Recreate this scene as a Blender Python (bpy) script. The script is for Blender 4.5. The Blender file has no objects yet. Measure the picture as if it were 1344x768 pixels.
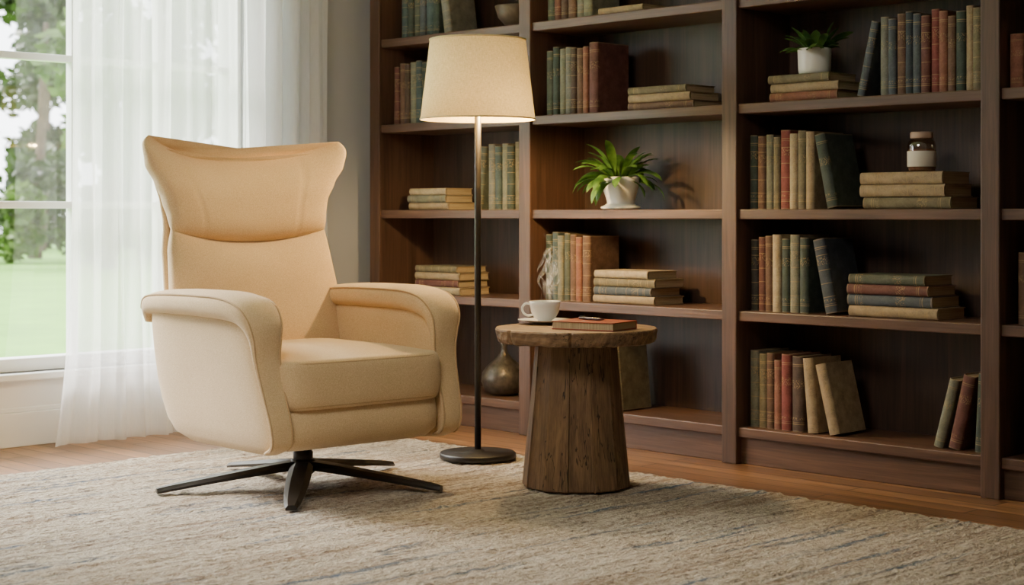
import bpy, bmesh, math, random
from mathutils import Vector, Matrix, noise
random.seed(7)
COL = bpy.context.scene.collection
pi = math.pi

# ------------------------------------------------------------------ helpers
def lin(r, g, b):
    f = lambda c: (c/255/12.92) if c/255 <= .04045 else ((c/255+.055)/1.055)**2.4
    return (f(r), f(g), f(b), 1.0)

class NT:
    def __init__(s, name):
        s.m = bpy.data.materials.new(name); s.m.use_nodes = True
        s.t = s.m.node_tree; s.t.nodes.clear()
        s.out = s.n('ShaderNodeOutputMaterial')
    def n(s, typ, ins=None, **kw):
        nd = s.t.nodes.new(typ)
        for k, v in kw.items(): setattr(nd, k, v)
        if ins:
            for k, v in ins.items():
                if isinstance(v, bpy.types.NodeSocket): s.t.links.new(v, nd.inputs[k])
                else: nd.inputs[k].default_value = v
        return nd
    def math(s, op, a, b=0.0, c=None):
        nd = s.t.nodes.new('ShaderNodeMath'); nd.operation = op
        for i, v in enumerate([a, b, c]):
            if v is None: continue
            if isinstance(v, bpy.types.NodeSocket): s.t.links.new(v, nd.inputs[i])
            else: nd.inputs[i].default_value = v
        return nd.outputs[0]
    def mix(s, f, a, b, blend='MIX'):
        nd = s.t.nodes.new('ShaderNodeMix'); nd.data_type = 'RGBA'; nd.blend_type = blend
        for i, v in ((0, f), (6, a), (7, b)):
            if isinstance(v, bpy.types.NodeSocket): s.t.links.new(v, nd.inputs[i])
            else: nd.inputs[i].default_value = v
        return nd.outputs[2]
    def coords(s, scale=(1, 1, 1), kind='Object', rot=(0, 0, 0)):
        tc = s.n('ShaderNodeTexCoord')
        mp = s.n('ShaderNodeMapping', {'Vector': tc.outputs[kind], 'Scale': scale, 'Rotation': rot})
        return mp.outputs[0]
    def noise(s, vec, scale, detail=4, rough=.5, dist=0):
        return s.n('ShaderNodeTexNoise', {'Vector': vec, 'Scale': scale, 'Detail': detail, 'Roughness': rough, 'Distortion': dist}).outputs[0]
    def ramp(s, fac, stops):
        r = s.n('ShaderNodeValToRGB', {'Fac': fac}); cr = r.color_ramp
        while len(cr.elements) < len(stops): cr.elements.new(.5)
        for e, (p, c) in zip(cr.elements, stops): e.position = p; e.color = c
        return r.outputs[0]
    def bump(s, h, strength, dist=.01, nrm=None):
        d = {'Height': h, 'Strength': strength, 'Distance': dist}
        if nrm is not None: d['Normal'] = nrm
        return s.n('ShaderNodeBump', d).outputs[0]
    def bsdf(s, color, rough=.5, normal=None, **kw):
        d = {'Base Color': color, 'Roughness': rough}
        if normal is not None: d['Normal'] = normal
        for k, v in kw.items(): d[k.replace('_', ' ')] = v
        b = s.n('ShaderNodeBsdfPrincipled', d)
        s.t.links.new(b.outputs[0], s.out.inputs[0]); return b

def mat_plain(name, col, rough=.5, var=.12, nscale=8, bump=0, bscale=60, **kw):
    t = NT(name); v = t.coords()
    n = t.noise(v, nscale)
    c2 = tuple(min(1, x*(1+var)) for x in col[:3])+(1,); c1 = tuple(x*(1-var) for x in col[:3])+(1,)
    c = t.ramp(n, [(.3, c1), (.7, c2)])
    nr = t.bump(t.noise(v, bscale, 3), bump, .004) if bump else None
    t.bsdf(c, rough, nr, **kw); return t.m

def mat_wood(name, c1, c2, grain, rough=.45, fine=1.0, bump=.25, crack=0):
    t = NT(name)
    sc = [22*fine]*3; sc[grain] = 1.3*fine
    v = t.coords(tuple(sc))
    n1 = t.noise(v, 1.0, 6, .6, .8)
    sc2 = [140*fine]*3; sc2[grain] = 4*fine
    v2 = t.coords(tuple(sc2)); n2 = t.noise(v2, 1.0, 3, .6)
    f = t.math('ADD', t.math('MULTIPLY', n1, .65), t.math('MULTIPLY', n2, .35))
    c = t.ramp(f, [(.32, c1), (.52, tuple((a+b)/2 for a, b in zip(c1, c2))), (.7, c2)])
    h = f
    if crack:
        sc3 = [34]*3; sc3[grain] = 2.2
        cn = t.noise(t.coords(tuple(sc3)), 1.0, 3, .55, .3)
        m = t.math('LESS_THAN', t.math('ABSOLUTE', t.math('SUBTRACT', cn, .5)), .009)
        m = t.math('MULTIPLY', m, t.math('GREATER_THAN', t.noise(t.coords((5, 5, 5)), 1, 2), .46))
        c = t.mix(t.math('MULTIPLY', m, crack), c, tuple(x*.3 for x in c1[:3])+(1,))
        h = t.math('SUBTRACT', f, t.math('MULTIPLY', m, .7))
    t.bsdf(c, rough, t.bump(h, bump, .006)); return t.m

def mesh(name, verts, faces, mat=None, parent=None, smooth=False, loc=None):
    me = bpy.data.meshes.new(name); me.from_pydata([tuple(v) for v in verts], [], faces)
    bm = bmesh.new(); bm.from_mesh(me); bmesh.ops.recalc_face_normals(bm, faces=bm.faces); bm.to_mesh(me); bm.free()
    if mat: me.materials.append(mat)
    if smooth: me.polygons.foreach_set('use_smooth', [True]*len(me.polygons))
    o = bpy.data.objects.new(name, me); COL.objects.link(o)
    if parent: o.parent = parent
    if loc: o.location = loc
    return o

def bevel(o, w=.004, seg=2):
    m = o.modifiers.new('bevel', 'BEVEL'); m.width = w; m.segments = seg; m.limit_method = 'ANGLE'; m.angle_limit = math.radians(35); return o

def box(name, x0, x1, y0, y1, z0, z1, mat, parent=None, bv=0):
    v = [(x, y, z) for x in (x0, x1) for y in (y0, y1) for z in (z0, z1)]
    f = [(0, 1, 3, 2), (4, 6, 7, 5), (0, 4, 5, 1), (2, 3, 7, 6), (0, 2, 6, 4), (1, 5, 7, 3)]
    o = mesh(name, v, f, mat, parent)
    if bv: bevel(o, bv)
    return o

def loft_data(rings, cap=True, closed=True):
    n = len(rings[0]); V = []; F = []
    for r in rings: V += [tuple(p) for p in r]
    for i in range(len(rings)-1):
        for j in range(n if closed else n-1):
            k = (j+1) % n
            F.append((i*n+j, i*n+k, (i+1)*n+k, (i+1)*n+j))
    if cap:
        for base, ring in ((0, rings[0]), ((len(rings)-1)*n, rings[-1])):
            c = sum((Vector(p) for p in ring), Vector())/n
            V.append(tuple(c)); ci = len(V)-1
            for j in range(n): F.append((base+j, base+(j+1) % n, ci))
    return V, F

def loft(name, rings, mat, parent=None, smooth=True, cap=True):
    V, F = loft_data(rings, cap); return mesh(name, V, F, mat, parent, smooth)

def sp(c, e): return math.copysign(abs(c)**(2/e), c)
def se(n, cx, cy, hx, hy, e):
    return [(cx+hx*sp(math.cos(2*pi*i/n), e), cy+hy*sp(math.sin(2*pi*i/n), e)) for i in range(n)]

def lathe(name, prof, mat, parent=None, seg=48, cap=True, loc=None, smooth=True):
    rings = [[(r*math.cos(2*pi*i/seg), r*math.sin(2*pi*i/seg), z) for i in range(seg)] for r, z in prof]
    o = loft(name, rings, mat, parent, smooth, cap)
    if loc: o.location = loc
    return o

def catmull(P, k=6):
    out = []
    for i in range(len(P)-1):
        p0, p1, p2, p3 = P[max(0, i-1)], P[i], P[i+1], P[min(len(P)-1, i+2)]
        for s in range(k):
            t = s/k
            out.append(tuple(.5*((2*b)+(-a+c)*t+(2*a-5*b+4*c-d)*t*t+(-a+3*b-3*c+d)*t**3) for a, b, c, d in zip(p0, p1, p2, p3)))
    out.append(tuple(P[-1])); return out

def tube(name, pts, r, mat, parent=None, closed=False, seg=8, rfun=None):
    P = [Vector(p) for p in pts]; n = len(P); rings = []
    up = Vector((0, 0, 1)); prev = None
    for i, p in enumerate(P):
        a = P[(i-1) % n] if (closed or i > 0) else p
        b = P[(i+1) % n] if (closed or i < n-1) else p
        T = (b-a).normalized()
        if prev is None:
            N = T.cross(up)
            if N.length < .1: N = T.cross(Vector((1, 0, 0)))
        else: N = prev - T*prev.dot(T)
        N.normalize(); prev = N; B = T.cross(N)
        rr = r*(rfun(i/(n-1)) if rfun else 1)
        rings.append([p+(N*math.cos(2*pi*j/seg)+B*math.sin(2*pi*j/seg))*rr for j in range(seg)])
    if closed: rings.append(rings[0])
    return loft(name, rings, mat, parent, True, not closed)

def lerp(tab, z):
    if z <= tab[0][0]: return tab[0][1]
    for (a, va), (b, vb) in zip(tab, tab[1:]):
        if z <= b:
            t = (z-a)/(b-a); t = t*t*(3-2*t)*.5+t*.5; return va+(vb-va)*t
    return tab[-1][1]

def empty(name, loc=(0, 0, 0), rz=0):
    o = bpy.data.objects.new(name, None); o.empty_display_size = .1; COL.objects.link(o)
    o.location = loc; o.rotation_euler = (0, 0, rz); return o
def thing(o, label, cat, group=None, kind=None):
    o['label'] = label; o['category'] = cat
    if group: o['group'] = group
    if kind: o['kind'] = kind
    return o
def structure(o, label=None):
    o['kind'] = 'structure'
    if label: o['label'] = label
    return o

# ------------------------------------------------------------------ materials
M_wall = mat_plain('wall_paint', lin(186, 187, 192), .8, .03, 2, .1, 200)
M_ceil = mat_plain('ceiling_paint', lin(235, 232, 226), .8, .02)
M_white = mat_plain('white_trim_paint', lin(242, 242, 240), .4, .02, 3)
M_case_v = mat_wood('walnut_vertical', lin(62, 44, 36), lin(110, 80, 64), 2, .45)
M_case_h = mat_wood('walnut_horizontal', lin(66, 46, 37), lin(118, 86, 68), 0, .42)
M_back = mat_wood('walnut_back_panel', lin(44, 32, 27), lin(88, 65, 54), 2, .5, .8)
M_tabletop = mat_wood('weathered_tabletop', lin(80, 60, 44), lin(168, 132, 96), 0, .62, 1.2, .45, .9)
M_tablebase = mat_wood('weathered_pedestal', lin(80, 59, 42), lin(154, 119, 84), 2, .7, 1.5, .7, .9)
M_bronze = mat_plain('dark_bronze_metal', lin(50, 44, 39), .4, .1, 5, Metallic=.5)
M_black = mat_plain('black_metal', lin(40, 36, 33), .42, .1, 5, Metallic=.25)
M_china = mat_plain('white_china', lin(244, 241, 235), .18, .01)
M_pot = mat_plain('white_ceramic', lin(238, 234, 228), .3, .03)
M_soil = mat_plain('soil', lin(60, 44, 32), .9, .3, 60, .6)
M_coffee = mat_plain('coffee', lin(50, 26, 12), .1, .05)

def m_floor():
    t = NT('oak_floor_planks'); v = t.coords()
    br = t.n('ShaderNodeTexBrick', {'Vector': v, 'Color1': lin(136, 98, 68), 'Color2': lin(184, 138, 98), 'Mortar': lin(40, 26, 17),
        'Scale': 1.0, 'Mortar Size': .0035, 'Mortar Smooth': .2, 'Bias': 0.0, 'Brick Width': 1.35, 'Row Height': .095}, offset=.37, offset_frequency=2)
    g = t.noise(t.coords((1.6, 34, 1)), 1, 6, .65, .7)
    g2 = t.noise(t.coords((5, 160, 1)), 1, 3, .6)
    f = t.ramp(t.math('ADD', t.math('MULTIPLY', g, .7), t.math('MULTIPLY', g2, .3)), [(.34, (.36, .33, .31, 1)), (.66, (1.15, 1.12, 1.08, 1))])
    c = t.mix(1.0, br.outputs[0], f, 'MULTIPLY')
    b = t.bump(t.math('SUBTRACT', g2, br.outputs[1]), .25, .003)
    t.bsdf(c, t.math('ADD', .27, t.math('MULTIPLY', g, .15)), b); return t.m

def m_rug():
    t = NT('woven_wool_rug')
    big = t.noise(t.coords((9, .8, 1)), 1, 4, .6, .4)       # long streaks running along Y
    row = t.noise(t.coords((50, 2.4, 1)), 1, 3, .6, .5)
    loop = t.noise(t.coords((95, 52, 40)), 1, 3, .6, .5)
    fine = t.noise(t.coords((260, 170, 100)), 1, 2, .7)
    f = t.math('ADD', t.math('MULTIPLY', row, .45), t.math('MULTIPLY', loop, .55))
    base = t.ramp(f, [(.36, lin(116, 99, 82)), (.45, lin(190, 171, 148)), (.55, lin(226, 212, 191)), (.68, lin(247, 238, 223))])
    brown = t.ramp(big, [(.49, (0, 0, 0, 1)), (.62, (1, 1, 1, 1))])
    c = t.mix(t.math('MULTIPLY', t.math('MULTIPLY', brown, t.ramp(f, [(.42, (1, 1, 1, 1)), (.6, (.35, .35, .35, 1))])), .62), base, lin(150, 118, 88))
    big2 = t.noise(t.coords((12, .9, 1)), 1.3, 4, .6, .3)
    blue = t.math('MULTIPLY', t.ramp(big2, [(.575, (0, 0, 0, 1)), (.66, (.95, .95, .95, 1))]), t.ramp(f, [(.46, (1, 1, 1, 1)), (.6, (.2, .2, .2, 1))]))
    c = t.mix(blue, c, lin(86, 105, 126))
    c = t.mix(1.0, c, t.ramp(fine, [(.3, (.68, .66, .64, 1)), (.6, (1.06, 1.06, 1.06, 1))]), 'MULTIPLY')
    h = t.math('ADD', f, t.math('MULTIPLY', fine, .3))
    t.bsdf(c, .95, t.bump(h, 1.0, .04), Sheen_Weight=.15); return t.m

def m_fabric(name, col, col2):
    t = NT(name); v = t.coords()
    n = t.noise(v, 320, 3, .7); l = t.noise(v, 5, 2)
    c = t.ramp(t.math('ADD', t.math('MULTIPLY', n, .85), t.math('MULTIPLY', l, .15)), [(.34, col), (.66, col2)])
    h = t.math('ADD', n, t.math('MULTIPLY', t.noise(v, 800, 2), .6))
    t.bsdf(c, .85, t.bump(h, .4, .0018), Sheen_Weight=.3, Sheen_Roughness=.5); return t.m
M_fab = m_fabric('cream_wool_fabric', lin(202, 168, 122), lin(235, 207, 163))
M_fab2 = m_fabric('cream_piping_fabric', lin(178, 144, 100), lin(206, 172, 128))

def m_shade():
    t = NT('linen_lamp_shade')
    w1 = t.n('ShaderNodeTexNoise', {'Vector': t.coords((90, 90, 620)), 'Scale': 1.0}).outputs[0]
    w2 = t.n('ShaderNodeTexNoise', {'Vector': t.coords((560, 560, 30)), 'Scale': 1.0}).outputs[0]
    f = t.math('MULTIPLY', t.math('ADD', w1, w2), .5)
    c = t.ramp(f, [(.35, lin(200, 182, 138)), (.65, lin(232, 214, 172))])
    nr = t.bump(f, .3, .002)
    d = t.n('ShaderNodeBsdfDiffuse', {'Color': c, 'Normal': nr})
    tr = t.n('ShaderNodeBsdfTranslucent', {'Color': c})
    mx = t.n('ShaderNodeMixShader', {0: .045, 1: d.outputs[0], 2: tr.outputs[0]})
    t.t.links.new(mx.outputs[0], t.out.inputs[0]); return t.m

def m_curtain(name, col, alpha, trans):
    t = NT(name)
    d = t.n('ShaderNodeBsdfDiffuse', {'Color': col}); tl = t.n('ShaderNodeBsdfTranslucent', {'Color': col})
    m1 = t.n('ShaderNodeMixShader', {0: trans, 1: d.outputs[0], 2: tl.outputs[0]})
    tp = t.n('ShaderNodeBsdfTransparent')
    w = t.noise(t.coords((300, 300, 20)), 1, 2)
    fac = t.math('ADD', alpha-.06, t.math('MULTIPLY', w, .12))
    m2 = t.n('ShaderNodeMixShader', {0: fac, 1: tp.outputs[0], 2: m1.outputs[0]})
    t.t.links.new(m2.outputs[0], t.out.inputs[0]); return t.m

def m_glass(name, col=(1, 1, 1, 1), gl=.06):
    t = NT(name)
    g = t.n('ShaderNodeBsdfGlossy', {'Color': (1, 1, 1, 1), 'Roughness': .03}); tp = t.n('ShaderNodeBsdfTransparent', {'Color': col})
    m = t.n('ShaderNodeMixShader', {0: gl, 1: tp.outputs[0], 2: g.outputs[0]})
    t.t.links.new(m.outputs[0], t.out.inputs[0]); return t.m

def m_leaf(name, c1, c2, scale=14, tr=.3):
    t = NT(name)
    c = t.ramp(t.noise(t.coords(), scale, 3), [(.35, c1), (.65, c2)])
    b = t.n('ShaderNodeBsdfPrincipled', {'Base Color': c, 'Roughness': .45})
    tl = t.n('ShaderNodeBsdfTranslucent', {'Color': c})
    m = t.n('ShaderNodeMixShader', {0: tr, 1: b.outputs[0], 2: tl.outputs[0]})
    t.t.links.new(m.outputs[0], t.out.inputs[0]); return t.m

def m_pages():
    t = NT('book_pages')
    n = t.noise(t.coords((900, 3, 3)), 1, 2)
    t.bsdf(t.ramp(n, [(.35, lin(150, 128, 96)), (.65, lin(200, 180, 144))]), .9); return t.m
M_pages = m_pages()

def m_book(name, col, gold=(168, 142, 98)):
    t = NT(name)
    tc = t.n('ShaderNodeTexCoord'); sep = t.n('ShaderNodeSeparateXYZ', {0: tc.outputs['Generated']})
    y, z = sep.outputs[1], sep.outputs[2]
    oi = t.n('ShaderNodeObjectInfo'); rnd = oi.outputs['Random']
    def band(p, w): return t.math('COMPARE', z, p, w)
    s1 = t.math('ADD', t.math('ADD', band(.10, .006), band(.125, .003)), t.math('ADD', band(.89, .006), band(.865, .003)))
    s2 = t.math('ADD', t.math('ADD', band(.22, .005), band(.40, .005)), t.math('ADD', band(.58, .005), band(.78, .005)))
    s2 = t.math('MULTIPLY', s2, t.math('GREATER_THAN', rnd, .55))
    tx = t.n('ShaderNodeTexNoise', {'Vector': t.n('ShaderNodeMapping', {'Vector': tc.outputs['Object'], 'Scale': (260, 260, 170)}).outputs[0], 'Scale': 1.0, 'Detail': 1.0}).outputs[0]
    tx = t.math('GREATER_THAN', tx, .56)
    pos = t.math('ADD', .62, t.math('MULTIPLY', rnd, .12))
    lab = t.math('MULTIPLY', t.math('COMPARE', z, pos, .055), tx)
    lab2 = t.math('MULTIPLY', t.math('COMPARE', z, .17, .02), tx)
    mask = t.math('ADD', t.math('ADD', s1, s2), t.math('ADD', lab, lab2))
    mask = t.math('MINIMUM', t.math('MULTIPLY', mask, t.math('LESS_THAN', y, .09)), 1.0)
    v = t.coords()
    n = t.noise(v, 22, 5, .65); f = t.noise(v, 260, 2)
    c0 = lin(*col); g = sum(c0[:3])/3
    c0 = tuple((x*.84+g*.16)*.84 for x in c0[:3])+(1,)
    dk = tuple(x*.55 for x in c0[:3])+(1,); lt = tuple(min(1, x*1.35+.015) for x in c0[:3])+(1,)
    c = t.ramp(t.math('ADD', t.math('MULTIPLY', n, .75), t.math('MULTIPLY', f, .25)), [(.32, dk), (.5, c0), (.68, lt)])
    wear = t.math('MULTIPLY', t.math('GREATER_THAN', t.math('ABSOLUTE', t.math('SUBTRACT', z, .5)), .485), .35)
    c = t.mix(wear, c, lin(160, 136, 105))
    c = t.mix(t.math('MULTIPLY', mask, .5), c, lin(*gold))
    t.bsdf(c, .75, t.bump(f, .25, .001)); return t.m
BC = {
 'green': (84, 90, 74), 'dkgreen': (62, 74, 64), 'teal': (72, 90, 90), 'grey': (122, 120, 108), 'olive': (124, 112, 80),
 'brown': (116, 82, 60), 'dkbrown': (88, 66, 54), 'rust': (150, 90, 64), 'red': (140, 58, 50), 'maroon': (112, 62, 52),
 'tan': (170, 144, 106), 'cream': (186, 164, 126), 'slate': (80, 88, 96), 'navy': (58, 66, 76), 'black': (56, 53, 50), 'sage': (130, 128, 106), 'orange': (158, 96, 64)}
names = {'dkgreen': 'dark_green', 'dkbrown': 'dark_brown'}
BM = {k: m_book('book_cloth_'+names.get(k, k), v) for k, v in BC.items()}
WORD = {'green': 'green', 'dkgreen': 'dark green', 'teal': 'teal', 'grey': 'grey', 'olive': 'olive', 'brown': 'brown', 'dkbrown': 'dark brown', 'rust': 'rust-red',
 'red': 'red', 'maroon': 'maroon', 'tan': 'tan', 'cream': 'cream', 'slate': 'slate-blue', 'navy': 'navy', 'black': 'black', 'sage': 'sage-green', 'orange': 'orange-brown'}

# ------------------------------------------------------------------ room shell
WX = -6.18; BY = 5.32; RX = 1.6; FY = -1.6; CZ = 2.75
structure(box('floor', WX-.18, RX, FY, BY+.1, -.12, 0, m_floor()), 'warm oak plank floor')
structure(box('ceiling', WX-.18, RX, FY, BY+.1, CZ, CZ+.1, M_ceil), 'white ceiling')
structure(box('wall_back', WX-.18, RX, BY, BY+.12, 0, CZ, M_wall), 'grey painted wall behind the bookcase')
structure(box('wall_right', RX, RX+.12, FY, BY+.12, 0, CZ, M_wall), 'grey painted wall')
structure(box('wall_front', WX-.18, RX+.12, FY-.12, FY, 0, CZ, M_wall), 'grey painted wall')
OY0, OY1, OZ0, OZ1 = 1.30, 4.36, .30, 2.38
def boxes_mesh(name, L, mat, parent=None, bv=0):
    V = []; F = []
    for (x0, x1, y0, y1, z0, z1) in L:
        b = len(V)
        V += [(x, y, z) for x in (x0, x1) for y in (y0, y1) for z in (z0, z1)]
        F += [tuple(b+i for i in f) for f in [(0, 1, 3, 2), (4, 6, 7, 5), (0, 4, 5, 1), (2, 3, 7, 6), (0, 2, 6, 4), (1, 5, 7, 3)]]
    o = mesh(name, V, F, mat, parent)
    if bv: bevel(o, bv)
    return o
structure(boxes_mesh('wall_left', [(WX-.16, WX, FY, OY0, 0, CZ), (WX-.16, WX, OY1, BY, 0, CZ), (WX-.16, WX, OY0, OY1, 0, OZ0), (WX-.16, WX, OY0, OY1, OZ1, CZ)], M_wall), 'grey painted window wall')
win = empty('window_1', (WX-.08, (OY0+OY1)/2, OZ0)); structure(win, 'tall white multi-pane window')
def rel(L, c): return [(a-c[0], b-c[0], d-c[1], e-c[1], f-c[2], g-c[2]) for a, b, d, e, f, g in L]
wc = win.location
fr = [(WX-.12, WX-.02, OY0, OY0+.06, OZ0, OZ1), (WX-.12, WX-.02, OY1-.06, OY1, OZ0, OZ1), (WX-.12, WX-.02, OY0, OY1, OZ0, OZ0+.055), (WX-.12, WX-.02, OY0, OY1, OZ1-.06, OZ1)]
boxes_mesh('window_frame', rel(fr, wc), M_white, win, .004)
mu = []
for z in (.985, 1.60, 2.2): mu.append((WX-.09, WX-.045, OY0+.05, OY1-.05, z-.015, z+.015))
for y in (1.75, 2.35, 2.95, 3.53, 3.95): mu.append((WX-.092, WX-.043, y-.015, y+.015, OZ0+.05, OZ1-.05))
boxes_mesh('window_muntins', rel(mu, wc), M_white, win, .003)
boxes_mesh('window_pane', rel([(WX-.07, WX-.066, OY0+.05, OY1-.05, OZ0+.05, OZ1-.05)], wc), m_glass('window_glass'), win)
structure(boxes_mesh('trim_1', [(WX, WX+.018, OY0-.09, OY1+.09, .15, OZ0), (WX, WX+.02, OY0-.09, OY0, OZ0, OZ1+.09), (WX, WX+.02, OY1, OY1+.07, OZ0, OZ1+.09), (WX, WX+.02, OY0-.09, OY1+.07, OZ1, OZ1+.09)], M_white, None, .003), 'white window casing')
structure(boxes_mesh('trim_2', [(WX-.03, WX+.06, OY0-.1, OY1+.1, OZ0-.03, OZ0)], M_white, None, .006), 'white window sill')
structure(boxes_mesh('baseboard_left', [(WX, WX+.03, FY, BY, 0, .14), (WX, WX+.022, FY, BY, .14, .16)], M_white, None, .004), 'white baseboard')
structure(boxes_mesh('baseboard_back', [(WX+.03, RX, BY-.025, BY, 0, .14)], M_white, None, .004), 'white baseboard')

# ------------------------------------------------------------------ curtains
def curtain(name, y0, y1, x, amp, nf, mat, label, seed, zt=2.5, flare=.06):
    rnd = random.Random(seed); N = int((y1-y0)*220); K = 40; V = []; F = []
    ph = rnd.random()*6
    for k in range(K+1):
        z = .012+(zt-.012)*k/K; low = (1-k/K)
        for i in range(N+1):
            u = i/N
            w = u*nf*2*pi
            a = amp*(.75+.5*noise.noise(Vector((u*nf*.6, 3+seed, low*.6))))
            dx = a*math.sin(w+ph+1.3*noise.noise(Vector((u*5, seed, low*1.1)))*2) + .35*a*math.sin(2.3*w+ph)
            yy = y0+(y1-y0)*u + .3*a*math.cos(w*2+ph)*min(1, 8*u, 8*(1-u))
            yy += -flare*(low**6)*(1-u)**3*1.2 + .01*low*math.sin(7*u+z*2)*min(1, 8*u, 8*(1-u))
            V.append((x+dx+.04*low**7, yy, z))
    for k in range(K):
        for i in range(N):
            b = k*(N+1)+i; F.append((b, b+1, b+N+2, b+N+1))
    o = mesh(name, V, F, mat, None, True)
    return thing(o, label, 'curtain')
curtain('sheer_curtain', 3.40, 4.238, -6.04, .034, 7.6, m_curtain('sheer_voile', lin(252, 252, 252), .70, .62), 'sheer white voile curtain hanging in folds before the window', 3, flare=.085)
curtain('sheer_curtain', 4.242, 4.73, -6.03, .042, 4.6, m_curtain('sheer_voile_gathered', lin(250, 250, 252), .90, .55), 'gathered white voile curtain hanging beside the bookcase', 11, flare=0)
rod = tube('curtain_rod', [(-6.03, 1.2, 2.52), (-6.03, 4.86, 2.52)], .014, M_bronze)
thing(rod, 'dark metal curtain rod above the window', 'curtain rod')

# ------------------------------------------------------------------ outdoors
M_lawn = mat_plain('lawn_grass', lin(108, 160, 48), .9, .2, 1.5, .4, 30)
lawn = mesh('lawn', [(-90, -60, -.3), (WX-.3, -60, -.3), (WX-.3, 90, -.3), (-90, 90, -.3)], [(0, 1, 2, 3)], M_lawn)
thing(lawn, 'green mown lawn outside the window', 'lawn', kind='stuff')
M_bark = mat_plain('tree_bark', lin(96, 78, 64), .9, .3, 4)
LM = [m_leaf('tree_leaves_dark', lin(36, 48, 22), lin(72, 92, 42), 1.2), m_leaf('tree_leaves_light', lin(60, 84, 34), lin(114, 140, 66), 1.2)]
def leafcloud(name, blobs, n, size, mat, parent, rnd):
    V = []; F = []
    for _ in range(n):
        c, r = rnd.choice(blobs)
        d = Vector((rnd.gauss(0, 1), rnd.gauss(0, 1), rnd.gauss(0, 1))).normalized()*(rnd.random()**.4)
        p = Vector(c)+Vector((d.x*r[0], d.y*r[1], d.z*r[2]))
        a = Vector((rnd.gauss(0, 1), rnd.gauss(0, 1), rnd.gauss(0, 1))).normalized(); b = a.orthogonal().normalized()
        s = size*(.6+.8*rnd.random()); i = len(V)
        V += [p-a*s, p+b*s*.5, p+a*s, p-b*s*.5]; F.append((i, i+1, i+2, i+3))
    return mesh(name, V, F, mat, parent)
rnd = random.Random(5)
def along(k, d): return ((k*.7009-.7133)*d, (k*.7133+.7009)*d, -.3)
ti = 0
for d, k0, step, cnt in ((37, -.345, .098, 3), (45, -.375, .084, 4), (54, -.36, .072, 4)):
    for j in range(cnt):
        k = k0+step*j; tr = empty('tree', along(k, d))
        thing(tr, 'leafy deciduous tree standing on the lawn', 'tree', 'trees beyond the lawn')
        H = rnd.uniform(6.5, 8.5); lx = rnd.uniform(-.4, .4)
        tube('trunk', catmull([(0, 0, 0), (lx*.3, .1, H*.3), (lx, .2, H*.8)], 6), .2, M_bark, tr, seg=10, rfun=lambda s: 1-.6*s)
        bl = [((rnd.uniform(-.75, .75), rnd.uniform(-.75, .75), rnd.uniform(2.0, H)), (1.0, 1.0, .8)) for _ in range(10)]
        leafcloud('foliage', bl, 1900, .2, LM[ti % 2], tr, rnd); ti += 1
for i in range(8):
    sh = empty('shrub', along(-.40+.047*i, 41))
    thing(sh, 'dense green shrub at the lawn edge', 'shrub', 'shrubs at the lawn edge')
    leafcloud('foliage', [((0, 0, .7), (.9, .9, .7)), ((.2, .2, 1.3), (.6, .6, .7))], 900, .14, LM[(i+1) % 2], sh, rnd)
for i in range(7):
    sh = empty('shrub', along(-.40+.055*i, 58))
    thing(sh, 'tall dense green shrub behind the trees', 'shrub', 'tall shrubs behind the trees')
    leafcloud('foliage', [((0, 0, 1.3), (1.35, 1.35, 1.3)), ((.1, .1, 2.6), (1.1, 1.1, 1.1))], 1500, .22, LM[(i) % 2], sh, rnd)

# ------------------------------------------------------------------ rug
RT = .016
def rug():
    x0, x1, y0, y1 = -5.5, -1.1, 1.2, 4.5; nx, ny = 440, 280
    V = []; F = []
    for j in range(ny+1):
        for i in range(nx+1):
            x = x0+(x1-x0)*i/nx; y = y0+(y1-y0)*j/ny
            e = min(i, nx-i, j, ny-j)
            wob = .005*noise.noise(Vector((x*19, y*19, 0))) if e == 0 else 0
            z = RT-.006+.005*noise.noise(Vector((x*42, y*5, 0)))+.005*noise.noise(Vector((x*55, y*30, 3)))
            if e == 0: z = .002
            V.append((x+wob, y+wob, min(z, RT)))
    for j in range(ny):
        for i in range(nx):
            b = j*(nx+1)+i; F.append((b, b+1, b+nx+2, b+nx+1))
    o = mesh('area_rug', V, F, m_rug(), None, True)
    thing(o, 'beige woven wool rug with brown and faded blue streaks', 'rug')
rug()

# ------------------------------------------------------------------ bookcase
SF, SB = 4.96, 5.30     # front / back Y
DIV = [-5.96, -4.96, -3.86, -2.77, -1.68]
SH = [.14, .58, .965, 1.365, 1.765, 2.16]
case = empty('bookcase', (-3.82, (SF+SB)/2, 0))
thing(case, 'large dark walnut built-in bookcase with open shelves', 'bookcase')
def cbox(name, x0, x1, y0, y1, z0, z1, m, bv=.003):
    c = case.location; return box(name, x0-c.x, x1-c.x, y0-c.y, y1-c.y, z0, z1, m, case, bv)
TOP = 2.4
for d in DIV: cbox('upright_panel', d-.035, d+.035, SF-.012, SB, 0, TOP, M_case_v, .004)
cbox('back_panel', DIV[0]-.03, DIV[-1]+.03, SB-.012, SB+.008, 0.002, TOP, M_back, 0)
for a, b in zip(DIV, DIV[1:]):
    for s in SH: cbox('shelf', a+.0345, b-.0345, SF, SB-.012, s-.038, s, M_case_h, .004)
    cbox('plinth', a+.0345, b-.0345, SF+.018, SF+.04, 0, SH[0]-.038, M_case_h)
    cbox('top_panel', a+.0345, b-.0345, SF, SB-.012, TOP-.04, TOP, M_case_h)

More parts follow.
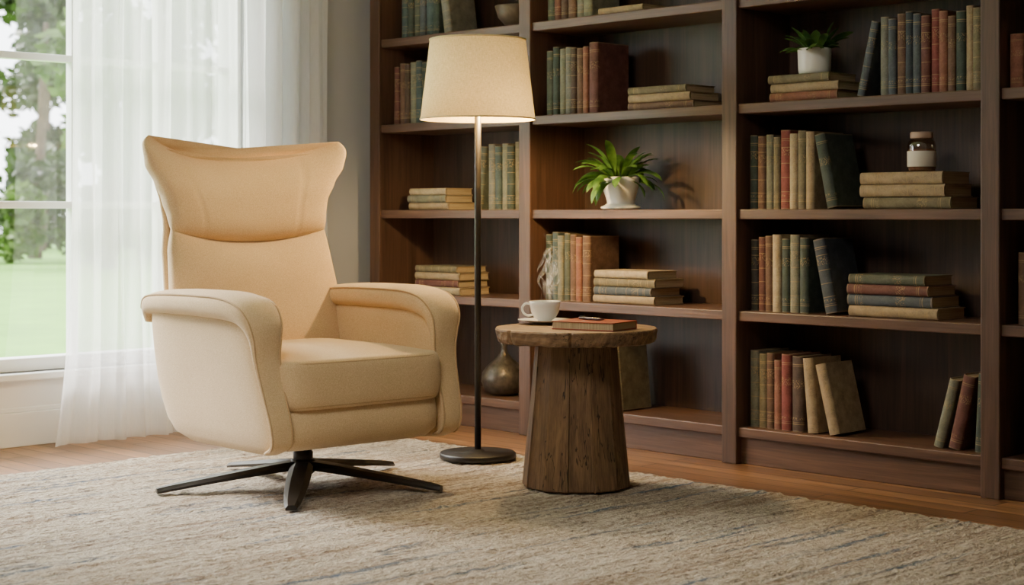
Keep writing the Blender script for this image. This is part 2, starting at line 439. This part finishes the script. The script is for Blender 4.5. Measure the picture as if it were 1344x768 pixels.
# ------------------------------------------------------------------ books
def book(t, h, d, col):
    """origin at bottom-left of the spine; x thickness, y depth (spine at y=0), z height"""
    ct = .0028; r = min(.012, t*.32); n = 6
    outer = [(0, d)]+[(t/2-t/2*math.cos(pi*i/(2*n))-0, r*(1-math.sin(pi*i/(2*n)))) for i in range(n+1)]
    outer += [(t-x, y) for x, y in reversed(outer[:-1])]
    no = len(outer); V = []; F = []
    inn = []
    for (x, y) in outer:
        inn.append((min(max(x, ct), t-ct), max(y, 0)+(ct if y < d-1e-6 else 0)))
    for z in (0, h):
        V += [(x, y, z) for x, y in outer]; V += [(x, y, z) for x, y in inn]
    N2 = 2*no
    for i in range(no-1):
        F.append((i, i+1, N2+i+1, N2+i)); F.append((no+i, no+i+1, N2+no+i+1, N2+no+i))
        F.append((i, i+1, no+i+1, no+i)); F.append((N2+i, N2+i+1, N2+no+i+1, N2+no+i))
    for e in (0, no-1): F.append((e, no+e, N2+no+e, N2+e))
    o = mesh('book', V, F, BM[col])
    box('pages', ct, t-ct, r+ct+.001, d-.004, .003, h-.004, M_pages, o)
    return o

def put(o, x, y, z, ry=0, rz=0): o.location = (x, y, z); o.rotation_euler = (0, ry, rz)
def row(x, z, spec, group, where, y=4.995):
    for (t, h, col) in spec:
        d = min(.2, h*.68)
        o = book(t-.0012, h, d, col); put(o, x, y+random.uniform(0, .012), z+.0005)
        thing(o, 'upright %s old book %s' % (WORD[col], where), 'book', group); x += t
    return x
def lean_left(x0, z, t, h, col, deg, group, where, y=4.995):
    a = math.radians(deg); px = x0+h*math.sin(a)+.002
    o = book(t, h, h*.68, col); put(o, px, y, z+.0008, -a)
    thing(o, 'leaning %s old book %s' % (WORD[col], where), 'book', group); return px
def lean_right(xb, z, t, h, col, deg, group, where, y=4.995):
    a = math.radians(deg); px = xb-h*math.sin(a)-.002
    o = book(t, h, h*.68, col); put(o, px-t*math.cos(a), y, z+t*math.sin(a)+.0008, a)
    thing(o, 'leaning %s old book %s' % (WORD[col], where), 'book', group); return px-t/math.cos(a)
def stack(x, z, spec, group, where, y=4.985):
    for (t, L, col) in spec:
        d = .19*min(1, L/.28)
        o = book(t-.0008, L, d, col)
        off = random.uniform(-.006, .006)
        o.rotation_euler = (0, pi/2, 0); o.location = (x+off, y+random.uniform(0, .01), z+t)
        thing(o, '%s old book lying flat %s' % (WORD[col], where), 'book', group); z += t
    return z
w = 'on the shelf behind the lamp'
x = row(-5.83, SH[4], [(.045, .25, 'teal'), (.04, .24, 'dkgreen'), (.045, .25, 'green'), (.04, .24, 'slate'), (.05, .25, 'teal'), (.04, .23, 'dkgreen')], 'books on the top shelf of the first bay', w)
x = lean_left(x, SH[4], .05, .25, 'grey', 9, 'books on the top shelf of the first bay', w)
row(-5.88, SH[3], [(.035, .27, 'maroon'), (.04, .285, 'brown'), (.035, .28, 'dkbrown'), (.045, .285, 'sage'), (.04, .29, 'teal'), (.045, .28, 'dkgreen')], 'books on the second shelf of the first bay', w)
stack(-5.765, SH[2], [(.034, .27, 'tan'), (.034, .26, 'sage'), (.032, .25, 'cream')], 'stacked books on the middle shelf of the first bay', w)
row(-5.245, SH[2], [(.042, .29, 'grey'), (.04, .28, 'teal'), (.04, .29, 'sage'), (.042, .28, 'dkgreen'), (.04, .295, 'olive'), (.038, .28, 'brown')], 'upright books on the middle shelf of the first bay', w)
lean_right(-5.247, SH[2], .035, .28, 'green', 7, 'upright books on the middle shelf of the first bay', w)
stack(-5.717, SH[1], [(.034, .31, 'cream'), (.032, .29, 'maroon'), (.034, .3, 'tan'), (.03, .28, 'olive')], 'stacked books on the lower shelf of the first bay', w)
w = 'on the shelf above the side table'
x = row(-4.88, SH[4], [(.045, .26, 'green'), (.04, .26, 'maroon'), (.04, .25, 'dkbrown'), (.045, .26, 'brown'), (.04, .25, 'grey'), (.05, .26, 'sage')], 'books on the top shelf of the second bay', w)
stack(x+.05, SH[4], [(.03, .24, 'tan')], 'books on the top shelf of the second bay', w)
row(-4.885, SH[3], [(.04, .275, 'green'), (.036, .29, 'dkgreen'), (.034, .28, 'sage'), (.036, .285, 'grey'), (.03, .28, 'dkbrown'), (.036, .275, 'brown'), (.03, .28, 'rust'), (.05, .295, 'maroon')], 'upright books on the second shelf of the second bay', w)
stack(-4.41, SH[3], [(.03, .34, 'brown'), (.034, .32, 'tan'), (.03, .3, 'olive')], 'stacked books on the second shelf of the second bay', w)
x = row(-4.885, SH[1], [(.036, .28, 'dkgreen'), (.034, .29, 'teal'), (.034, .275, 'sage'), (.032, .285, 'green'), (.034, .28, 'brown'), (.034, .27, 'rust'), (.045, .275, 'brown')], 'upright books on the lower shelf of the second bay', w)
stack(-4.60, SH[1], [(.034, .33, 'tan'), (.034, .31, 'slate'), (.036, .33, 'olive'), (.032, .29, 'cream')], 'stacked books on the lower shelf of the second bay', w)
x = row(-4.62, SH[0], [(.05, .27, 'brown'), (.045, .26, 'olive')], 'books on the bottom shelf of the second bay', 'behind the side table')
x = lean_left(x, SH[0], .05, .27, 'olive', 6, 'books on the bottom shelf of the second bay', 'behind the side table')
stack(-3.706, SH[3], [(.034, .3, 'rust'), (.034, .3, 'tan'), (.032, .27, 'olive')], 'stacked books on the upper shelf of the third bay', 'under the potted plant')
w = 'beside the potted plant'; g = 'upright books on the upper shelf of the third bay'
xs = -3.232
row(xs, SH[3], [(.036, .28, 'grey'), (.034, .27, 'slate'), (.036, .285, 'brown'), (.03, .29, 'navy'), (.032, .28, 'slate'), (.036, .27, 'maroon'), (.034, .29, 'red'), (.034, .28, 'rust'), (.03, .26, 'brown'), (.036, .275, 'dkgreen'), (.03, .29, 'tan'), (.034, .28, 'olive')], g, w)
lean_right(xs, SH[3], .03, .27, 'slate', 13, g, w)
w = 'in the row below the potted plant'; g = 'upright books on the middle shelf of the third bay'
x = row(-3.805, SH[2], [(.036, .28, 'dkgreen'), (.036, .275, 'brown'), (.034, .28, 'sage'), (.032, .27, 'olive'), (.046, .295, 'red'), (.036, .28, 'cream'), (.036, .29, 'olive'), (.038, .285, 'tan')], g, w)
lean_left(x, SH[2], .045, .275, 'dkgreen', 12, g, w)
stack(-3.30, SH[2], [(.042, .35, 'olive'), (.044, .34, 'tan'), (.044, .33, 'tan')], 'stacked books on the middle shelf of the third bay', 'under the glass jar')
w = 'beside the stack of four books'; g = 'upright books on the lower shelf of the third bay'
x = row(-3.80, SH[1], [(.034, .27, 'black'), (.034, .28, 'maroon'), (.034, .285, 'brown'), (.04, .29, 'cream'), (.038, .275, 'dkgreen'), (.042, .29, 'sage'), (.04, .28, 'dkgreen')], g, w)
lean_left(x+.02, SH[1], .05, .275, 'navy', 12, g, w)
stack(-3.36, SH[1], [(.04, .36, 'tan'), (.04, .345, 'slate'), (.036, .33, 'maroon'), (.036, .31, 'green')], 'stacked books on the lower shelf of the third bay', 'beside the navy leaning book')
w = 'on the bottom shelf'; g = 'books on the bottom shelf of the third bay'
x = row(-3.808, SH[0], [(.042, .29, 'sage'), (.04, .28, 'olive'), (.034, .285, 'brown'), (.034, .26, 'rust'), (.045, .285, 'red'), (.05, .28, 'dkbrown')], g, w)
p = lean_left(x, SH[0], .045, .275, 'tan', 5, g, w)
lean_left(p+.030, SH[0], .045, .26, 'tan', 14, g, w)
xb = lean_right(-2.808, SH[0], .032, .27, 'dkgreen', 3, g, 'against the bookcase upright')
xb = lean_right(xb+.004, SH[0], .045, .26, 'maroon', 13, g, 'against the bookcase upright')
lean_right(xb+.045, SH[0], .036, .245, 'sage', 15, g, 'against the bookcase upright')
w = 'in the bay past the last upright'
row(-2.728, SH[3], [(.05, .18, 'rust'), (.05, .2, 'red'), (.04, .19, 'brown'), (.04, .22, 'green')], 'books on the upper shelf of the fourth bay', w)
row(-2.70, SH[1], [(.05, .24, 'brown'), (.04, .26, 'dkgreen'), (.045, .25, 'tan')], 'books on the lower shelf of the fourth bay', w)
row(-2.66, SH[0], [(.05, .24, 'dkbrown'), (.04, .26, 'sage'), (.045, .25, 'maroon')], 'books on the bottom shelf of the fourth bay', w)

# ------------------------------------------------------------------ potted plants
def leaves(name, n, L, W, z0, r0, mat, parent, seed, el=(25, 80), droop=1.3, ymax=.17):
    rnd = random.Random(seed); V = []; F = []
    for i in range(n):
        az = 2*pi*i/n*1.618*3+rnd.uniform(-.3, .3); e = math.radians(rnd.uniform(*el)); l = L*rnd.uniform(.75, 1.1); wd = W*rnd.uniform(.8, 1.2)
        if math.sin(az) > .5: l *= .8
        p = Vector((r0*math.cos(az)*rnd.random(), r0*math.sin(az)*rnd.random(), z0)); K = 9
        R = Vector((math.cos(az), math.sin(az), 0)); S = Vector((-math.sin(az), math.cos(az), 0)); tw = rnd.uniform(-.5, .5)
        b = len(V); ang = e
        for k in range(K+1):
            s = k/K; ww = wd*(.12+.88*math.sin(pi*min(1, max(0, s*1.1-.1))**1.2)**.8)*.5 if k < K else 0
            T = R*math.cos(ang)+Vector((0, 0, 1))*math.sin(ang); N = S.cross(T)
            Sd = (S*math.cos(tw)+N*math.sin(tw))
            for q in (p-Sd*ww+N*ww*.25, p, p+Sd*ww+N*ww*.25): V.append(Vector((q.x, min(q.y, ymax), q.z)))
            p = p+T*l/K; ang -= droop*(1.2*s+.3)/K*(1.3-e*.3)
        for k in range(K):
            for c in (0, 1):
                q = b+3*k+c; F.append((q, q+1, q+4, q+3))
    return mesh(name, V, F, mat, parent, True)
M_pl = m_leaf('house_plant_leaf', lin(54, 92, 38), lin(110, 150, 68), 20)
M_pl2 = m_leaf('dark_plant_leaf', lin(54, 90, 40), lin(104, 142, 66), 20)
pp = empty('potted_plant', (-4.531, 5.085, SH[2])); thing(pp, 'leafy green houseplant in a white footed ceramic pot', 'plant')
lathe('pot', [(.001, .001), (.074, .001), (.084, .006), (.083, .012), (.066, .018), (.056, .026), (.060, .045), (.070, .075), (.0785, .105), (.082, .134), (.078, .136), (.073, .12), (.0, .118)], M_pot, pp)
lathe('soil', [(0.001, .115), (.071, .119), (.070, .11), (0.001, .10)], M_soil, pp, 24)
leaves('foliage', 60, .215, .036, .112, .045, M_pl, pp, 4, (5, 80), 1.9, .18)
pz = SH[3]+.1005
pp = empty('potted_plant', (-3.555, 5.07, pz)); thing(pp, 'small green plant in a white cylinder pot on books', 'plant')
lathe('pot', [(.05, .001), (.058, .003), (.06, .02), (.0625, .092), (.062, .096), (.058, .096), (.056, .08), (.0, .08)], M_pot, pp)
lathe('soil', [(0.001, .08), (.056, .083), (.056, .07), (0.001, .06)], M_soil, pp, 24)
leaves('foliage', 36, .135, .036, .08, .035, M_pl2, pp, 9, (20, 85), 1.3)

# ------------------------------------------------------------------ jar, vases
jar = empty('glass_jar', (-3.105, 5.075, SH[2]+.1305)); thing(jar, 'small glass jar with paper label standing on books', 'jar')
M_amber = m_glass('pale_jar_glass', (.80, .70, .62, 1), .16)
lathe('jar_body', [(.001, .001), (.043, .001), (.048, .006), (.049, .095), (.044, .108), (.034, .114), (.034, .12)], M_amber, jar)
lathe('jar_contents', [(.001, .005), (.043, .005), (.045, .010), (.045, .080), (.001, .082)], mat_plain('dried_herbs', lin(150, 108, 82), .85, .3, 120, .5, 200), jar)
lathe('label', [(.0495, .018), (.0502, .019), (.0502, .072), (.0495, .073)], mat_plain('paper_label', lin(216, 208, 194), .8, .05), jar, cap=False)
lathe('lid', [(.001, .118), (.038, .118), (.040, .121), (.040, .137), (.037, .141), (.001, .142)], mat_plain('lid_metal', lin(186, 156, 136), .5, .1), jar)
vz = lathe('bottle_vase', [(.001, .001), (.055, .001), (.088, .02), (.103, .06), (.098, .1), (.072, .135), (.035, .165), (.016, .19), (.013, .215), (.022, .235), (.02, .238), (.010, .215), (.001, .21)],
     mat_plain('aged_bronze', lin(82, 74, 66), .38, .5, 40, .6, 70, Metallic=.3), loc=(-5.239, 5.10, SH[0]))
thing(vz, 'squat dark bronze bottle vase with narrow neck', 'vase')
vz = lathe('bowl', [(.001, .001), (.03, .001), (.036, .006), (.075, .05), (.09, .1), (.088, .102), (.07, .055), (.001, .012)],
     mat_plain('dark_clay', lin(92, 76, 64), .5, .3, 30), loc=(-5.16, 5.09, SH[4]))
thing(vz, 'dark brown clay bowl on the top shelf', 'bowl')

# ------------------------------------------------------------------ armchair
CH = empty('armchair', (-4.527, 3.440, RT), math.radians(-3)); thing(CH, 'cream wool swivel lounge chair with winged headrest', 'armchair')
CH.scale = (.95, .95, .95)
lathe('swivel_column', [(.001, .07), (.036, .07), (.036, .12), (.030, .125), (.030, .15), (.06, .165), (.12, .17), (.12, .185), (.001, .185)], M_bronze, CH, 32)
lathe('base_hub', [(.001, .04), (.036, .04), (.044, .048), (.045, .088), (.04, .094), (.001, .094)], M_black, CH, 32)
for k in range(5):
    a = math.radians(-41.5+3+72*k)
    R = Vector((math.cos(a), math.sin(a), 0)); S = Vector((-math.sin(a), math.cos(a), 0)); rings = []
    for (r, zt, zb, hw) in [(.02, .090, .060, .040), (.12, .080, .052, .043), (.25, .061, .038, .042), (.38, .042, .022, .037), (.48, .027, .007, .028), (.525, .018, .0005, .020)]:
        rings.append([R*r+S*hw*.55+Vector((0, 0, zt)), R*r+S*hw+Vector((0, 0, zt-.011)), R*r+S*hw*.92+Vector((0, 0, zb)), R*r-S*hw*.92+Vector((0, 0, zb)), R*r-S*hw+Vector((0, 0, zt-.011)), R*r-S*hw*.55+Vector((0, 0, zt))])
    loft('leg', rings, M_black, CH, False)
rings = []
for z, ins, f in [(.172, .12, -.05), (.176, .06, -.01), (.19, .025, .02), (.22, .006, .034), (.27, 0, .030), (.325, .002, .018), (.34, .012, 0)]:
    rings.append([(x, y, z) for x, y in se(72, .02+f/2, 0, .355-ins+f/2, .345-ins, 9)])
loft('seat_base', rings, M_fab, CH)
def cushion(name, a0, a1, hb, z0, z1, dome, e=9, r=.034):
    cx = (a0+a1)/2; hx = (a1-a0)/2; rings = []
    H = z1-z0
    for k in range(15):
        th = -pi/2+pi*k/14
        q = r*(1-abs(math.cos(th))**.5)
        rings.append([(x, y, z0+H/2+H/2*math.copysign(abs(math.sin(th))**.72, math.sin(th))) for x, y in se(120, cx, 0, hx-q, hb-q, e)])
    for s in (.96, .88, .77, .62, .45, .3, .15, .04):
        rings.append([(x, y, z1+dome*(1-s**2.4)) for x, y in se(120, cx, 0, (hx-r)*s, (hb-r)*s, e-(1-s)*6)])
    return loft(name, rings, M_fab, CH)
cushion('seat_cushion', -.29, .418, .348, .322, .492, .034)
for z, q in ((.478, .012), (.336, .012)):
    tube('piping', [(x, y, z) for x, y in se(140, .064, 0, .354-q, .348-q, 9)], .0052, M_fab2, CH, True)
for sgn in (-1, 1):
    rings = []
    for z, a0, a1, b0, b1 in [(.172, -.08, .28, .335, .352), (.178, -.17, .34, .325, .372), (.205, -.255, .388, .32, .390), (.25, -.300, .400, .318, .402), (.32, -.328, .385, .318, .412), (.4, -.345, .360, .318, .422), (.5, -.355, .338, .32, .432), (.58, -.36, .332, .32, .438), (.655, -.36, .31, .325, .438)]:
        rings.append([(x, y*sgn, z) for x, y in se(72, (a0+a1)/2, (b0+b1)/2, (a1-a0)/2, (b1-b0)/2, 4.5)])
    loft('arm', rings, M_fab, CH)
    P = [(-.385, .590, .045, .04, .378), (-.372, .640, .066, .066, .379), (-.31, .662, .082, .082, .383), (-.15, .670, .092, .092, .388), (.06, .671, .094, .096, .389), (.19, .667, .092, .098, .389), (.275, .650, .085, .092, .387), (.322, .612, .073, .076, .385), (.336, .562, .060, .050, .381), (.342, .50, .053, .028, .378), (.359, .43, .049, .020, .374), (.383, .35, .046, .018, .369), (.405, .275, .044, .018, .364), (.399, .215, .041, .018, .359), (.345, .186, .034, .016, .356)]
    Q = catmull(P, 5); rings = []; e1 = []; e2 = []
    for i, (a, z, w, t, bc) in enumerate(Q):
        q0 = Q[max(0, i-1)]; q1 = Q[min(len(Q)-1, i+1)]
        T = Vector((q1[0]-q0[0], 0, q1[1]-q0[1])).normalized(); N = Vector((-T.z, 0, T.x))
        c = Vector((a, bc*sgn, z))
        rings.append([c+Vector((0, u, 0))+N*v for u, v in se(48, 0, 0, w, t/2, 2.5)])
        e1.append(c+Vector((0, w*.90, 0))+N*t*.32); e2.append(c-Vector((0, w*.90, 0))+N*t*.32)
    loft('arm_pad', rings, M_fab, CH)
    tube('piping', e1[4:-3], .0036, M_fab2, CH); tube('piping', e2[4:-3], .0036, M_fab2, CH)
def afront(z): return -.228-(z-.45)*.30
SEAM = .60
def bring(zc, af, w, t, f, lift, n=144, e=2.7, pw=2.2, groove=0, bulge=0, lp=2.2, panels=False):
    out = []
    for i in range(n):
        u = sp(math.cos(2*pi*i/n), e); v = sp(math.sin(2*pi*i/n), e)
        tt = t; au = abs(u)
        if v > 0:
            if groove: tt -= groove*math.exp(-((au-SEAM)/.018)**2)
            if panels: b = bulge*(1-.65*au**2)
            else: b = bulge*(1-au**2.5)
        else: b = 0
        out.append((af-t/2+f*au**pw+v*tt/2+b*v, w*u, zc+lift*au**lp))
    return out
def pad(name, z0, z1, wt, tt, ft, l0, l1, K=40, off=0, groove=0, bulge=0, p0=4, p1=4, wr0=.03, wr1=.03, mat=None, panels=False):
    rings = []
    for k in range(K+1):
        s = .5-.5*math.cos(pi*k/K); z = z0+(z1-z0)*s
        p, wr = (p0, wr0) if s < .5 else (p1, wr1)
        e = max(.03, (1-abs(2*s-1)**p))**(1/2.2)
        t = lerp(tt, z)
        rings.append(bring(z, afront(z)+off-(1-e)*t*.5, lerp(wt, z)-wr*(1-e), t*e, lerp(ft, z), l0+(l1-l0)*s, groove=groove*e, bulge=bulge*e*e, panels=panels))
    return loft(name, rings, mat or M_fab, CH)
W = [(.3, .352), (.5, .364), (.65, .364), (.80, .352), (.87, .342), (.92, .344), (.98, .358), (1.04, .390), (1.10, .438), (1.17, .474)]
F_ = [(.4, .05), (.80, .06), (.95, .085), (1.05, .115), (1.15, .15)]
pad('back_cushion', .40, .892, W, [(.4, .15), (.9, .14)], F_, 0, .05, bulge=.058, p1=4, wr1=.012)
pad('headrest', .862, 1.192, W, [(.85, .135), (1.0, .16), (1.2, .14)], F_, .05, .075, groove=.008, bulge=.05, p0=4, p1=2.1, wr0=.012, wr1=.065, panels=True)
pad('back_shell', .28, 1.155, W, [(.3, .08), (.8, .075), (1.2, .05)], F_, 0, .072, K=34, off=-.082, p0=8, p1=4, wr0=.04, wr1=.07)

# ------------------------------------------------------------------ floor lamp
LP = empty('floor_lamp', (-4.554, 4.292, RT)); thing(LP, 'slim black floor lamp with lit linen drum shade', 'floor lamp')
lathe('base', [(.001, 0), (.143, 0), (.146, .004), (.146, .018), (.142, .023), (.03, .026), (.02, .034), (.001, .034)], M_black, LP, 64)
lathe('pole', [(.0125, .03), (.0125, 1.40), (.009, 1.405), (.009, 1.43)], M_black, LP, 20)
sh = lathe('shade', [(.2185, 1.292), (.2195, 1.292), (.200, 1.450), (.183, 1.597), (.182, 1.597)], m_shade(), LP, 96, cap=False)
M_st = mat_plain('shade_trim', lin(206, 188, 146), .8, .05)
for r, z in ((.2197, 1.293), (.1832, 1.596)):
    tube('shade_rim', [(r*math.cos(2*pi*i/72), r*math.sin(2*pi*i/72), z) for i in range(72)], .003, M_st, LP, True)
for k in range(3):
    a = 2*pi*k/3
    tube('shade_spoke', [(0, 0, 1.575), (.183*math.cos(a), .183*math.sin(a), 1.59)], .002, M_black, LP, seg=6)
tube('shade_stem', [(0, 0, 1.42), (0.012, 0, 1.575)], .003, M_black, LP, seg=8)
t = NT('lit_bulb'); em = t.n('ShaderNodeEmission', {'Color': (1, .66, .34, 1), 'Strength': 12}); t.t.links.new(em.outputs[0], t.out.inputs[0])
lathe('bulb', [(.001, 1.42), (.014, 1.422), (.016, 1.44), (.03, 1.465), (.03, 1.485), (.018, 1.505), (.001, 1.511)], t.m, LP, 24)
ld = bpy.data.lights.new('lamp_light', 'POINT'); ld.energy = 52; ld.color = (1, .68, .29); ld.shadow_soft_size = .04
lo = bpy.data.objects.new('lamp_light', ld); COL.objects.link(lo); lo.parent = LP; lo.location = (0.07, .01, 1.33)

# ------------------------------------------------------------------ side table
tx, ty = -3.867, 4.112
TB = empty('side_table', (tx, ty, RT)); thing(TB, 'rustic round side table carved from weathered wood', 'side table')
TT = .542
rings = []; n = 220
def tr_(i):
    a = 2*pi*i/n; c = Vector((math.cos(a), math.sin(a), 0))
    r = .281*(1+.028*noise.noise(c*2)+.014*noise.noise(c*5+Vector((0, 0, 4))))
    for na, dp in ((.4, .012), (1.9, .012), (3.5, .014), (4.55, .016), (5.4, .014)):          # splits in the rim
        r -= dp*math.exp(-((a-na)/.014)**2)
    return r
for s, z, wb in [(.02, TT-.050, 0), (.93, TT-.050, .01), (.962, TT-.046, .016), (.980, TT-.034, .018), (.990, TT-.018, .012), (1, TT-.006, .006), (.99, TT-.001, 0), (.97, TT, 0), (.6, TT, 0), (.02, TT, 0)]:
    ring = []
    for i in range(n):
        a = 2*pi*i/n; ss = s*(1+wb*noise.noise(Vector((math.cos(a)*18, math.sin(a)*18, z*70))))
        ring.append((ss*tr_(i)*math.cos(a), ss*tr_(i)*math.sin(a), z+(.004*noise.noise(Vector((math.cos(a)*9, math.sin(a)*9, 7))) if z < TT-.045 else 0)))
    rings.append(ring)
loft('tabletop', rings, M_tabletop, TB, False)
rings = []; m = 13
for z, r in [(.0, .184), (.005, .187), (.15, .173), (.3, .158), (.42, .148), (TT-.048, .142)]:
    ring = []
    for k in range(m):
        a0, a1 = 2*pi*k/m, 2*pi*(k+1)/m
        p0 = Vector((math.cos(a0), math.sin(a0)))*r; p1 = Vector((math.cos(a1), math.sin(a1)))*r
        rr = 1+.02*math.sin(k*2.7)
        for s, g in ((0, .97), (.02, .998), (.35, 1), (.5, 1.0), (.65, 1), (.98, .998)):
            q = p0.lerp(p1, s)*g*(rr if s > 0 else 1); ring.append((q.x, q.y, z))
    rings.append(ring)
loft('pedestal', rings, M_tablebase, TB, False)

TZ = RT+TT
cx_, cy_ = tx-.189, ty+.037
sc = lathe('saucer', [(.001, .002), (.03, .001), (.035, .003), (.06, .008), (.094, .015), (.096, .017), (.06, .011), (.03, .006), (.001, .006)], M_china, loc=(cx_, cy_, TZ))
thing(sc, 'white china saucer on the side table', 'saucer')
cup = empty('coffee_cup', (cx_, cy_, TZ+.0065)); thing(cup, 'white china cup of steaming coffee on a saucer', 'cup')
lathe('cup_body', [(.001, .003), (.022, .0), (.024, .003), (.026, .007), (.038, .016), (.049, .036), (.054, .060), (.056, .074), (.0545, .0745), (.052, .060), (.046, .036), (.034, .018), (.001, .014)], M_china, cup)
lathe('coffee', [(.001, .062), (.0515, .062), (.0515, .061), (.001, .060)], M_coffee, cup, 32)
hd = math.radians(-135)
hp = catmull([(.050, .064), (.068, .066), (.080, .052), (.076, .034), (.062, .024), (.044, .026)], 5)
tube('handle', [(r*math.cos(hd), r*math.sin(hd), z) for r, z in hp], .0042, M_china, cup, seg=10)
def m_steam():
    t = NT('steam_wisp')
    e = t.n('ShaderNodeBsdfTranslucent', {'Color': (1, 1, 1, 1)}); e2 = t.n('ShaderNodeBsdfDiffuse', {'Color': (1, 1, 1, 1)})
    m1 = t.n('ShaderNodeMixShader', {0: .5, 1: e.outputs[0], 2: e2.outputs[0]})
    tp = t.n('ShaderNodeBsdfTransparent')
    tc = t.n('ShaderNodeTexCoord'); z = t.n('ShaderNodeSeparateXYZ', {0: tc.outputs['Generated']}).outputs[2]
    n = t.noise(t.coords((40, 40, 14)), 1, 3)
    f = t.math('MULTIPLY', t.math('MULTIPLY', t.ramp(n, [(.3, (.15, .15, .15, 1)), (.65, (1, 1, 1, 1))]), .36), t.ramp(z, [(0, (.4, .4, .4, 1)), (.3, (1, 1, 1, 1)), (.7, (.9, .9, .9, 1)), (1, (.2, .2, .2, 1))]))
    m2 = t.n('ShaderNodeMixShader', {0: f, 1: tp.outputs[0], 2: m1.outputs[0]})
    t.t.links.new(m2.outputs[0], t.out.inputs[0]); return t.m
V = []; F = []; rs = random.Random(2)
for s in range(9):
    ph = rs.random()*6; bx, by = rs.uniform(-.02, .026), rs.uniform(-.02, .026); b = len(V); K = 50; top = rs.uniform(.18, .25)
    for k in range(K+1):
        u = k/K; z = u*top
        cx = bx+.016*math.sin(ph+u*7)*(.3+u)+.006*math.sin(ph*2+u*19); cy = by+.016*math.cos(ph*1.3+u*6)*(.3+u)
        a = ph+u*4; w_ = (.003+.007*math.sin(pi*u))*(.6+.5*math.sin(ph+u*11)**2)
        V += [(cx-w_*math.cos(a), cy-w_*math.sin(a), z), (cx+w_*math.cos(a), cy+w_*math.sin(a), z)]
    for k in range(K): q = b+2*k; F.append((q, q+1, q+3, q+2))
st = mesh('steam', V, F, m_steam(), None, True, (cx_+.006, cy_+.006, TZ+.072))
thing(st, 'wisps of steam rising from the coffee cup', 'steam', kind='stuff')
jr = empty('journal', (tx+.103, ty-.022, TZ+.0005), math.radians(14)); thing(jr, 'red-brown leather-bound journal lying on the side table', 'book')
M_lea = mat_plain('brown_leather', lin(150, 70, 46), .45, .18, 30, .3, 220)
boxes_mesh('cover', [(-.118, .118, -.086, .086, 0, .0035), (-.118, .118, -.086, .086, .0245, .028), (-.118, .118, .0825, .086, 0, .028)], M_lea, jr, .0012)
box('pages', -.115, .115, -.083, .0825, .0035, .0245, M_pages, jr)
pen = empty('pen', (tx+.09, ty-.02, TZ+.0288+.005), math.radians(-4)); thing(pen, 'slim dark pen lying on the leather journal', 'pen')
tube('pen_barrel', [(-.065, 0, 0), (-.06, 0, 0), (.04, 0, 0), (.048, 0, 0), (.062, 0, 0)], .005, mat_plain('pen_lacquer', lin(60, 22, 16), .2, .05), pen, seg=14, rfun=lambda s: .7 if s == 0 else (1 if s < .7 else (.7 if s < .99 else .15)))
tube('pen_clip', [(-.058, 0, .006), (-.022, 0, .0065)], .0012, M_bronze, pen, seg=6)

# ------------------------------------------------------------------ light
w = bpy.data.worlds.new('World'); bpy.context.scene.world = w; w.use_nodes = True
bg = w.node_tree.nodes['Background']; bg.inputs[0].default_value = (.92, .96, 1, 1); bg.inputs[1].default_value = 8.2
sd = bpy.data.lights.new('sun', 'SUN'); sd.energy = 12; sd.angle = math.radians(25); sd.color = (1, .95, .86)
so = bpy.data.objects.new('sun', sd); COL.objects.link(so); so.rotation_euler = Vector((.78, .30, -.62)).to_track_quat('-Z', 'Y').to_euler()
def area(name, loc, tgt, size, en, col):
    a = bpy.data.lights.new(name, 'AREA'); a.shape = 'SQUARE'; a.size = size; a.energy = en; a.color = col
    o = bpy.data.objects.new(name, a); COL.objects.link(o); o.location = loc
    o.rotation_euler = (Vector(tgt)-Vector(loc)).to_track_quat('-Z', 'Y').to_euler(); return o
area('overhead_fill', (-3.0, 1.7, 2.68), (-3.7, 3.0, 0), 1.0, 52, (1, .93, .83))  # added fill light under the ceiling, out of view, brightens the room's front

# ------------------------------------------------------------------ camera
cd = bpy.data.cameras.new('camera'); cd.sensor_width = 36; cd.lens = 57.6; cd.shift_y = -104/1344
cd.dof.use_dof = True; cd.dof.focus_distance = 5.7; cd.dof.aperture_fstop = 4.0
co = bpy.data.objects.new('camera', cd); COL.objects.link(co); co.location = (0, 0, .95)
co.rotation_euler = (pi/2, 0, math.radians(45.5))
bpy.context.scene.camera = co
